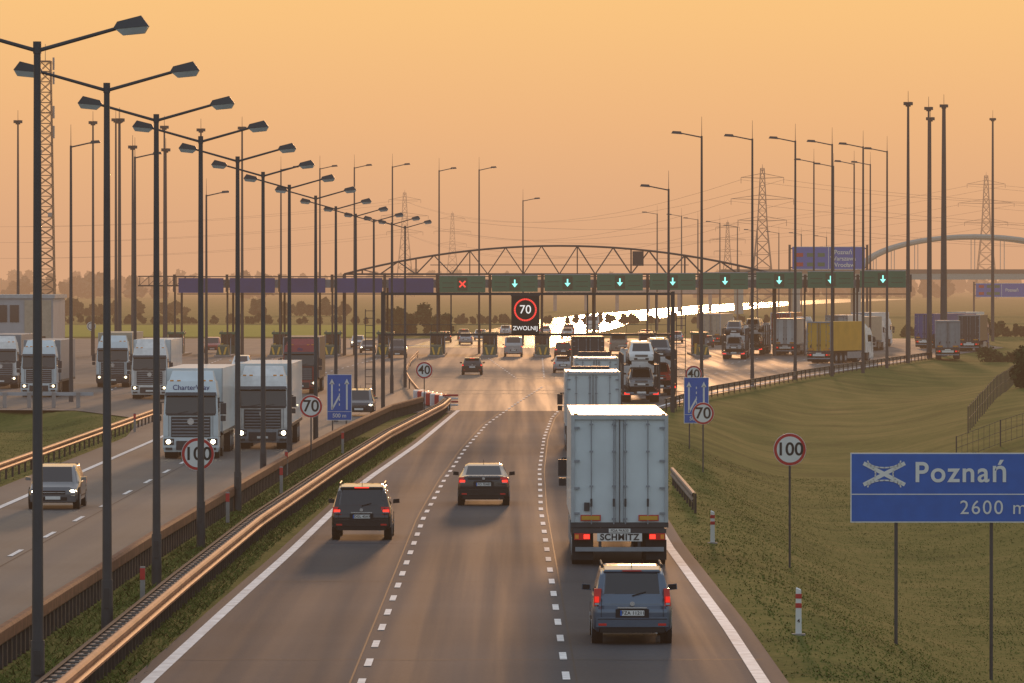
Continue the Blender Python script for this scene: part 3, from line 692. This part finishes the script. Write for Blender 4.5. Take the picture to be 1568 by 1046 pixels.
for i,c in enumerate((-5.4,.3,6.05,11.75,17.5,23.2,29.1,34.7,40.4)):
    b=MB(); z0,z1=6.9,8.75; dz=.012*(c+5)
    b.b2(-2.5,2.5,0,.25,z0,z1,m_green); b.b2(-2.5,2.5,-.02,0,z1-.07,z1,m_trailf)
    b.b2(-.55,.55,-.03,-.0,z0+.2,z1-.25,m_greend)
    for s in(-1,1):
        for k in(0,1): b.b2(s*.9,s*2.2,-.012,0,z0+.5+k*.5,z0+.58+k*.5,m_greend)
    zc=(z0+z1)/2-.02
    def bar(x0,za,x1,zz,wd,mt):
        d=np.array((x1-x0,zz-za));d=d/np.linalg.norm(d);n=np.array((-d[1],d[0]))*wd/2
        b.face([(x0-n[0],-.05,za-n[1]),(x0+n[0],-.05,za+n[1]),(x1+n[0],-.05,zz+n[1]),(x1-n[0],-.05,zz-n[1])],mt)
    if i==0:
        bar(-.33,zc-.33,.33,zc+.33,.16,m_redl); b.v[-4:]=[(v[0],-.055,v[2]) for v in b.v[-4:]]; bar(-.33,zc+.33,.33,zc-.33,.16,m_redl)
    else:
        bar(0,zc+.42,0,zc-.1,.15,m_cyan); b.face([(-.32,-.055,zc-.02),(.32,-.055,zc-.02),(0,-.055,zc-.42)],m_cyan)
    b.obj('lane_signal_sign',(c,Y0-.35,dz))
b=MB(); xc,hw=5.2,23.6
def top(x): return 8.9+3.1*(1-((x-xc)/hw)**2)
for yy in(Y0+3,Y0+6):
    xsn=list(np.linspace(xc-hw,xc+hw,25))
    for a,c in zip(xsn,xsn[1:]): b.cyl((a,yy,top(a)),(c,yy,top(c)),.10,.10,m_tdark,6)
    b.cyl((xc-hw,yy,8.9),(xc+hw,yy,8.9),.10,.10,m_tdark,6)
    b.cyl((xc-hw*.6,yy,9.9),(xc+hw*.6,yy,9.9),.04,.04,m_tdark,5)
    for k,(a,c) in enumerate(zip(xsn[1:-1],xsn[2:])):
        if k%2: b.cyl((a,yy,8.9),(c,yy,top(c)),.055,.055,m_tdark,5)
        else: b.cyl((a,yy,top(a)),(c,yy,8.9),.055,.055,m_tdark,5)
        if k%3==0: b.cyl((a,yy,8.9),(a,yy,top(a)),.05,.05,m_tdark,5)
for a in np.linspace(xc-hw,xc+hw,25): b.cyl((a,Y0+3,top(a)),(a,Y0+6,top(a)),.05,.05,m_tdark,5)
b.box((13.8,Y0+3,10.6),(1.2,1.2,1.6),m_tdark)
for x in(xc-hw,xc+hw): 
    for yy in(3,6): b.box((x,Y0+yy,4.4),(.28,.28,9),m_tdark)
b.obj('arched_lattice_gantry')
for i,c in enumerate(list(np.arange(-36.8,22,5.73))):
    b=MB()
    b.b2(-.9,.9,-14,14,.0,.18,m_conc); b.b2(-.8,.8,-1.5,1.5,.18,1.1,m_greend); b.b2(-.78,.78,-1.48,1.48,1.1,2.3,m_glass); b.b2(-.95,.95,-1.7,1.7,2.3,2.55,m_green)
    for s in(-1,1):
        for y in(-1.5,1.5): b.box((s*.78,y,1.5),(.08,.08,2.4),m_tgrey)
    b.hexa([(-.70,-13.8,.18),(.70,-13.8,.18),(.70,-11.5,.18),(-.70,-11.5,.18)],[(-.5,-13.5,1.15),(.5,-13.5,1.15),(.6,-11.5,1.3),(-.6,-11.5,1.3)],m_greend)
    for s in(-1,1): b.face([(s*.1,-13.86,.25),(s*.30,-13.86,.25),(s*.50,-13.6,1.05),(s*.30,-13.6,1.05)],m_yel)
    b.cyl((.5,-6,.18),(.5,-6,2.3),.06,.06,m_tgrey,8); b.box((.5,-6.05,2.2),(.3,.12,.5),m_dark)
    b.box((-.5,-5,.75),(.3,.35,1.2),m_yel)
    if c>-10: b.cyl((-.5,-5.1,1.05),(-3.2,-5.1,1.1),.035,.03,m_signw if i%2 else m_red,6)
    b.obj('toll_booth',(c,Y0+4,0),bevel=.02)

# ------------------------------------------------------------ portal gantry with message sign
b=MB(); xl,xr,yy=-7.95,9.9,350
for x in(xl,xr):
    for dy in(0,1.0):
        b.box((x,yy+dy,3.6),(.22,.20,7.5),m_dark)
    for z in np.arange(.6,7.2,.9): b.cyl((x,yy,z),(x,yy+1,z+.45),.03,.03,m_dark,5)
for dy in(0,1.0):
    b.box(((xl+xr)/2,yy+dy,7.2),(xr-xl,.16,.16),m_dark); b.box(((xl+xr)/2,yy+dy,4.7),(xr-xl,.16,.13),m_dark)
for x in np.arange(xl+4.2,xr,4.2): b.box((x,yy,5.95),(.08,.1,2.4),m_dark)
b.box(((xl+xr)/2,yy+.5,4.65),(xr-xl,.9,.05),m_dark)
for x in np.arange(xl,xr+.1,1.5): b.cyl((x,yy-.05,4.7),(x,yy-.05,5.3),.014,.014,m_dark,4)
b.cyl((xl,yy-.05,5.3),(xr,yy-.05,5.3),.016,.016,m_dark,5)
for x in(xl-.8,xr+.5):
    for s in(-.28,.28): b.box((x+s,yy+.3,3.1),(.05,.05,6.3),m_dark)
    for z in np.arange(.3,6.2,.45): b.box((x,yy+.3,z),(.56,.04,.04),m_dark)
b.obj('portal_gantry')
b=MB(); b.b2(-.86,.86,-.25,.2,-1.16,1.16,m_blk); b.b2(-.9,.9,-.20,.15,1.16,1.22,m_dark)
for k in range(40):
    a0=2*math.pi*k/40;a1=2*math.pi*(k+.8)/40
    b.face([(r*math.cos(a),-.262,.32+r*math.sin(a)) for r,a in((.60,a0),(.70,a0),(.70,a1),(.60,a1))],m_redl)
v=b.obj('variable_message_sign',(.82,yy-.2,5.9)); txt(v,'70',.74,(0,-.262,.32),m_whl,.0,name='speed_display'); txt(v,'ZWOLNIJ',.36,(0,-.262,-.82),m_whl,.002,name='text_display')

def over(X,Y,w,z0,z1,lines):
    b=MB(); b.b2(-w/2,w/2,0,.2,z0,z1,m_blue)
    b.b2(-w/2,w/2,-.01,0,z0,z0+.08,m_signw); b.b2(-w/2,w/2,-.01,0,z1-.08,z1,m_signw); b.b2(-.05,.05,-.01,0,z0,z1,m_signw)
    for s in(-1,1): b.cyl((s*(w/2+.4),.5,-.1),(s*(w/2+.4),.5,z1+.3),.22,.2,m_pole,8)
    for z in(z0+.3,z1-.3): b.b2(-w/2-.4,w/2+.4,.3,.5,z-.1,z+.1,m_pole)
    for k in range(3): b.b2(-w/2+.6+k*1.7,-w/2+1.7+k*1.7,-.02,-.01,z0+.5,z0+1.1,m_red if k==0 else m_green); b.b2(-w/2+.6+k*1.7,-w/2+1.7+k*1.7,-.02,-.01,z0+2.0,z0+2.6,m_red if k==0 else m_green)
    o=b.obj('overhead_direction_sign',(X,Y,0))
    for s,z in lines: txt(o,s,.95,(w*.2,-.03,z),m_signw,.02)
over(49.8,895,11.4,10.1,13.7,[('Poznań',12.8),('Warszawa',11.8),('Wrocław',10.8)])
over(105,1220,11,5,8,[('Poznań',6.5)])

# ------------------------------------------------------------ bridge, towers, pylons, building
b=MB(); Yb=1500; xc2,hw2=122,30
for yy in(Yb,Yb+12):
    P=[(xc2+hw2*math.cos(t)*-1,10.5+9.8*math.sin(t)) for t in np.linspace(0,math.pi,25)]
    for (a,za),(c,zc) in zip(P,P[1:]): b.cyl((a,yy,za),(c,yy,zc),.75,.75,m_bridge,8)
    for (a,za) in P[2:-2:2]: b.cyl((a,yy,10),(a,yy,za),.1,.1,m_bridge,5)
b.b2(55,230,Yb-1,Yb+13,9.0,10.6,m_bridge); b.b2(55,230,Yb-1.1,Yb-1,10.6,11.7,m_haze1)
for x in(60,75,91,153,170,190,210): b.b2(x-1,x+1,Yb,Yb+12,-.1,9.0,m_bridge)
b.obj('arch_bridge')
b=MB(); b.b2(10,60,1650,1652,5.0,6.3,m_conc)
for x in range(12,60,9): b.b2(x,x+1,1650,1652,0,5,m_conc)
b.obj('distant_overpass')

def lattice(b,x,y,z0,z1,w0,w1,n,r,mat):
    prev=None
    for i in range(n+1):
        t=i/n; z=z0+(z1-z0)*t; w=(w0+(w1-w0)*t)/2; c=[(x-w,y-w,z),(x+w,y-w,z),(x+w,y+w,z),(x-w,y+w,z)]
        if prev:
            for k in range(4):
                b.cyl(prev[k],c[k],r,r,mat,4,False); b.cyl(prev[k],c[(k+1)%4],r*.6,r*.6,mat,4,False); b.cyl(prev[(k+1)%4],c[k],r*.6,r*.6,mat,4,False)
                b.cyl(c[k],c[(k+1)%4],r*.6,r*.6,mat,4,False)
        prev=c
b=MB(); lattice(b,0,0,-.5,47,3.4,1.9,26,.13,m_dark)
for z in(46.5,44,38,34.5):
    for s in(-1,1): b.box((s*1.5,-.5,z),(.35,.3,2.2),m_tgrey); b.box((s*.8,0,z),(1.5,.08,.08),m_dark)
b.cyl((0,0,47),(0,0,50),.06,.04,m_dark,5); b.box((0,-1.3,46.8),(2.6,2.6,.12),m_dark); b.box((.9,-1.3,20),(.7,.3,.7),m_tgrey); b.box((-.9,-1.3,31),(.8,.4,.8),m_tgrey)
b.obj('telecom_tower',(-82,1000,0))
def pylon(X,Y,H,mat,r=.16,ar=1.):
    b=MB(); lattice(b,0,0,-.5,H*.55,H*.18,H*.07,6,r,mat); lattice(b,0,0,H*.55,H*.97,H*.07,H*.025,7,r*.8,mat)
    for z,l in((H*.60,.17*ar),(H*.75,.22*ar),(H*.90,.15*ar)):
        for s in(-1,1):
            for dy in(-.6,.6):
                b.cyl((0,dy,z),(s*H*l,0,z+.3),r*.7,r*.5,mat,4); b.cyl((0,dy,z+H*.035),(s*H*l,0,z+.3),r*.6,r*.4,mat,4)
            b.cyl((s*H*l,0,z+.3),(s*H*l,0,z-1.8),r*.5,r*.5,mat,4)
    b.cyl((0,0,H*.95),(0,0,H),r,.05,mat,4); b.obj('electricity_pylon',(X,Y,0))
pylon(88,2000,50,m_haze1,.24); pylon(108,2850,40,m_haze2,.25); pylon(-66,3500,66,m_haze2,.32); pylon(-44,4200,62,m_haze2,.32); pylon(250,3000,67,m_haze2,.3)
b=MB()
def wire(p,q,sag,r,mat,n=16):
    prev=None
    for i in range(n+1):
        t=i/n; c=tuple(p[k]+(q[k]-p[k])*t-(sag*4*t*(1-t) if k==2 else 0) for k in range(3))
        if prev: b.cyl(prev,c,r,r,mat,3,False)
        prev=c
for z,l in((.59,.17),(.74,.22),(.89,.15)):
    for s in(-1,1):
        wire((88+s*50*l,2000,50*z),(330,1750,46*z),9,.05,m_haze1); wire((88+s*50*l,2000,50*z),(-66,3500,66*z),14,.06,m_haze2); wire((-66+s*8,3500,66*z),(-520,3300,60*z),14,.08,m_haze2)
        wire((250+s*67*l,3000,67*z),(-44,4200,62*z),14,.08,m_haze2); wire((250+s*67*l,3000,67*z),(700,2700,60*z),12,.08,m_haze2)
b.obj('power_lines')

b=MB(); b.b2(-62,-48.4,600,616,-.1,6.3,m_wall); b.b2(-62.2,-48.2,599.8,616.2,6.3,6.7,m_trailf)
for k in range(8):
    b.b2(-61.7+k*1.25,-60.75+k*1.25,599.9,600,1.0,2.6,m_glass); b.b2(-61.7+k*1.25,-60.75+k*1.25,599.9,600,3.8,5.6,m_glass)
b.b2(-51.4,-48.6,599.85,600,.2,6.1,m_tbeige); b.b2(-51,-49.2,599.8,599.86,.0,2.3,m_glass)
b.obj('toll_office_building')
b=MB(); b.b2(-125,-92,1000,1020,0,7.3,m_conc); b.b2(-110,-100,1005,1015,7.3,9,m_haze1)
for k in range(9): b.b2(-123+k*3.4,-121+k*3.4,999.9,1000,3.5,5.5,m_haze1)
b.obj('warehouse_building')

def fence(pts,h=1.6,name='metal_fence',bars=True,mat=m_dark,r=.014):
    b=MB()
    for (x0,y0),(x1,y1) in zip(pts,pts[1:]):
        L=math.hypot(x1-x0,y1-y0); n=max(1,int(L/(2.4 if bars else 3.5)))
        for i in range(n):
            a,c=i/n,(i+1)/n; A=(x0+(x1-x0)*a,y0+(y1-y0)*a);C=(x0+(x1-x0)*c,y0+(y1-y0)*c); zA,zC=th(*A),th(*C)
            b.box((A[0],A[1],zA+h/2),(.06,.06,h),mat)
            for q in((.12,.55,.97) if bars else (.5,.97)): b.cyl((A[0],A[1],zA+h*q),(C[0],C[1],zC+h*q),r,r,mat,4)
            if bars:
                for k in range(1,8):
                    t=k/8; x=A[0]+(C[0]-A[0])*t;y=A[1]+(C[1]-A[1])*t;z=zA+(zC-zA)*t; b.cyl((x,y,z+.1),(x,y,z+h*.97),.012,.012,mat,4)
    b.obj(name)
fence([(22.5,288),(34,292)],1.35); fence([(25.5,318),(38,430),(62,560)],1.5,bars=False,mat=m_dark,r=.012)
fence([(58,640),(95,640)],1.2,bars=False)

# ------------------------------------------------------------ vegetation
def leafmass(name,clumps,mat,leaf,per):
    n=len(clumps)*per; C=np.array(clumps)
    idx=np.repeat(np.arange(len(clumps)),per)
    d=np.random.normal(size=(n,3)); d/=np.linalg.norm(d,axis=1)[:,None]; rr=np.random.rand(n)**.4
    c=C[idx,:3]+d*rr[:,None]*np.stack([C[idx,3],C[idx,3],C[idx,4]],1)
    u=np.random.normal(size=(n,3));u/=np.linalg.norm(u,axis=1)[:,None]
    w=np.cross(u,np.random.normal(size=(n,3)));w/=np.linalg.norm(w,axis=1)[:,None]
    s=(leaf*(.5+np.random.rand(n)))[:,None]
    v=np.stack([c-u*s-w*s*.6,c+u*s-w*s*.6,c+u*s*.8+w*s*.6,c-u*s*.8+w*s*.6],1).reshape(-1,3)
    me=bpy.data.meshes.new(name); f=np.arange(n*4).reshape(-1,4); me.from_pydata(v.tolist(),[],f.tolist()); me.materials.append(mat)
    o=bpy.data.objects.new(name,me); COL.objects.link(o); return o
def row(x0,x1,Y,h0,h1,n,dy=20,gap=0):
    out=[]
    for i in range(n):
        x=random.uniform(x0,x1)
        if gap and math.sin(x*gap)+math.sin(x*gap*2.3+1)>.9: continue
        h=random.uniform(h0,h1)*random.choice((.6,.8,1,1)); r=h*random.uniform(.22,.45)
        y=Y+random.uniform(-dy,dy)
        for k in range(3): out.append((x+random.uniform(-r,r)*.7,y,h*(.35+.22*k),r*(1.1-.25*k),h*.26))
    return out
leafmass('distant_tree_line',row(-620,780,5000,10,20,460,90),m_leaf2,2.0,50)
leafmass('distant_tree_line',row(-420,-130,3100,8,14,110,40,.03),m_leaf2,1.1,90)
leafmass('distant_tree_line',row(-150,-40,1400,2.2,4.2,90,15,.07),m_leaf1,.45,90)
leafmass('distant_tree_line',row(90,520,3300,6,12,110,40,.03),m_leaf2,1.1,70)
leafmass('hedge',row(-200,60,1130,1.0,2.0,220,10),m_leaf1,.3,60)
leafmass('hedge',row(-18,-9,860,3,5.2,12,8),m_leaf0,.25,260)
leafmass('hedge',row(58,120,850,1.2,2.4,70,6),m_leaf0,.25,90)
leafmass('bush',[(37.5+random.uniform(-1.2,1.2),410+random.uniform(-1.5,1.5),th(37.5,410)+random.uniform(.4,2.2),.8,.8) for k in range(14)],m_leaf0,.13,160)
leafmass('bush',[(x+random.uniform(-1.2,1.2),590,th(x,590)+random.uniform(.2,1.0),.9,.6) for x in(50,53,56,60) for k in range(5)],m_leaf0,.13,120)

def blades(name,n,fx,fy,h0,h1):
    Y=fy(n); X=fx(n,Y); n=len(Y); Z=np.array([th(a,c) for a,c in zip(X,Y)])
    h=np.random.uniform(h0,h1,n); a=np.random.uniform(0,math.pi,n); w=.014+.02*np.random.rand(n)
    lx=np.random.normal(0,1.2,n)*h; ly=np.random.normal(0,1.2,n)*h
    p0=np.stack([X-np.cos(a)*w,Y-np.sin(a)*w,Z-.01],1);p1=np.stack([X+np.cos(a)*w,Y+np.sin(a)*w,Z-.01],1);p2=np.stack([X+lx,Y+ly,Z+h],1)
    v=np.stack([p0,p1,p2],1).reshape(-1,3); me=bpy.data.meshes.new(name); me.from_pydata(v.tolist(),[],np.arange(3*n).reshape(-1,3).tolist()); me.materials.append(m_blade)
    COL.objects.link(bpy.data.objects.new(name,me))
EX=[p[0] for p in EDGE_R];EY=[p[1] for p in EDGE_R]
K=4
def fy1(n): 
    c=104+190*np.random.rand(n//K)**1.3; return np.repeat(c,K)+np.random.normal(0,.35,(n//K)*K)
def fx1(n,Y):
    c=np.random.rand(len(Y)//K)**.9*17+.7; return np.interp(Y,EY,EX)+np.repeat(c,K)+np.random.normal(0,.3,len(Y))
blades('grass',K*19000,fx1,fy1,.015,.048)
A_x=[p[0] for p in RAIL_A];A_y=[p[1] for p in RAIL_A];B_x=[p[0] for p in RAIL_B];B_y=[p[1] for p in RAIL_B]
def fy2(n): return 100+190*np.random.rand(n)
def fx2(n,Y):
    a=np.interp(Y,A_y,A_x)+.1;c=np.interp(Y,B_y,B_x)+.45; return a+(c-a)*np.random.rand(len(Y))
blades('grass',24000,fx2,fy2,.03,.14)
blades('grass',16000,lambda n,Y:-19.9-14*np.random.rand(n),lambda n:180+160*np.random.rand(n),.03,.08)

# ------------------------------------------------------------ evening haze (homogeneous volume over the landscape; its own emission paints the airlight)
b=MB(); hm=bpy.data.materials.new('evening_haze'); hm.use_nodes=True; nt=hm.node_tree; nt.nodes.clear()
out=nt.nodes.new('ShaderNodeOutputMaterial'); ab=nt.nodes.new('ShaderNodeVolumeAbsorption'); em=nt.nodes.new('ShaderNodeEmission'); ad=nt.nodes.new('ShaderNodeAddShader')
SG=.00020
ab.inputs['Color'].default_value=(0,0,0,1); ab.inputs['Density'].default_value=SG
em.inputs['Color'].default_value=(.70,.385,.215,1); em.inputs['Strength'].default_value=SG
nt.links.new(ab.outputs[0],ad.inputs[0]); nt.links.new(em.outputs[0],ad.inputs[1]); nt.links.new(ad.outputs[0],out.inputs['Volume'])
b.b2(-13000,13000,-400,18000,-8,75,hm); b.obj('haze')

# ------------------------------------------------------------ light
sun_az=R(1.6); sun_el=R(3.9)
w=bpy.data.worlds.new('World'); scene.world=w; w.use_nodes=True; nt=w.node_tree; L=nt.links
bg=nt.nodes['Background']
sky=nt.nodes.new('ShaderNodeTexSky'); sky.sky_type='NISHITA'; sky.sun_disc=False; sky.sun_elevation=sun_el; sky.sun_rotation=sun_az
sky.dust_density=3; sky.air_density=1.2
tc=nt.nodes.new('ShaderNodeTexCoord'); sp=nt.nodes.new('ShaderNodeSeparateXYZ'); L.new(tc.outputs['Generated'],sp.inputs[0])
rp=nt.nodes.new('ShaderNodeValToRGB'); e=rp.color_ramp.elements
S=10.
e[0].position=0.; e[0].color=(.72,.40,.23,1); e[1].position=.10; e[1].color=(1.0,.63,.24,1)
x=e.new(.012); x.color=(.83,.455,.23,1); x=e.new(.028); x.color=(.95,.52,.22,1); x=e.new(.05); x.color=(1.04,.61,.22,1)
L.new(sp.outputs['Z'],rp.inputs['Fac'])
mr=nt.nodes.new('ShaderNodeMapRange'); mr.inputs['From Min'].default_value=.06; mr.inputs['From Max'].default_value=.45; mr.inputs['To Min'].default_value=1; mr.inputs['To Max'].default_value=0
mr.interpolation_type='SMOOTHSTEP'; L.new(sp.outputs['Z'],mr.inputs['Value'])
ma=nt.nodes.new('ShaderNodeMapRange'); ma.inputs['From Min'].default_value=-.3; ma.inputs['From Max'].default_value=.75; ma.interpolation_type='SMOOTHSTEP'
L.new(sp.outputs['Y'],ma.inputs['Value'])
mm=nt.nodes.new('ShaderNodeMath'); mm.operation='MULTIPLY'; L.new(mr.outputs[0],mm.inputs[0]); L.new(ma.outputs[0],mm.inputs[1])
sc=nt.nodes.new('ShaderNodeVectorMath'); sc.operation='SCALE'; sc.inputs['Scale'].default_value=S; L.new(rp.outputs['Color'],sc.inputs[0])
ad=nt.nodes.new('ShaderNodeVectorMath'); ad.operation='ADD'; L.new(sky.outputs['Color'],ad.inputs[0]); ad.inputs[1].default_value=(3.6,4.2,5.0)
mx=nt.nodes.new('ShaderNodeMix'); mx.data_type='RGBA'; L.new(mm.outputs[0],mx.inputs[0]); L.new(ad.outputs[0],mx.inputs[6]); L.new(sc.outputs[0],mx.inputs[7])
L.new(mx.outputs[2],bg.inputs['Color']); bg.inputs['Strength'].default_value=.1
sl=bpy.data.lights.new('sun','SUN'); sl.energy=1.3; sl.angle=R(2.0); sl.color=(1,.52,.24)
so=bpy.data.objects.new('sun',sl); COL.objects.link(so)
from mathutils import Vector
d=Vector((math.sin(sun_az)*math.cos(sun_el),math.cos(sun_az)*math.cos(sun_el),math.sin(sun_el)))
so.rotation_euler=d.to_track_quat('Z','Y').to_euler()

cam=bpy.data.cameras.new('camera'); cam.lens=200; cam.sensor_width=36; cam.clip_start=1; cam.clip_end=40000
co=bpy.data.objects.new('camera',cam); COL.objects.link(co); co.location=(0,0,7.8); co.rotation_euler=(R(90-.578),0,0)
scene.camera=co
scene.view_settings.view_transform='Standard'; scene.view_settings.look='None'; scene.view_settings.exposure=0
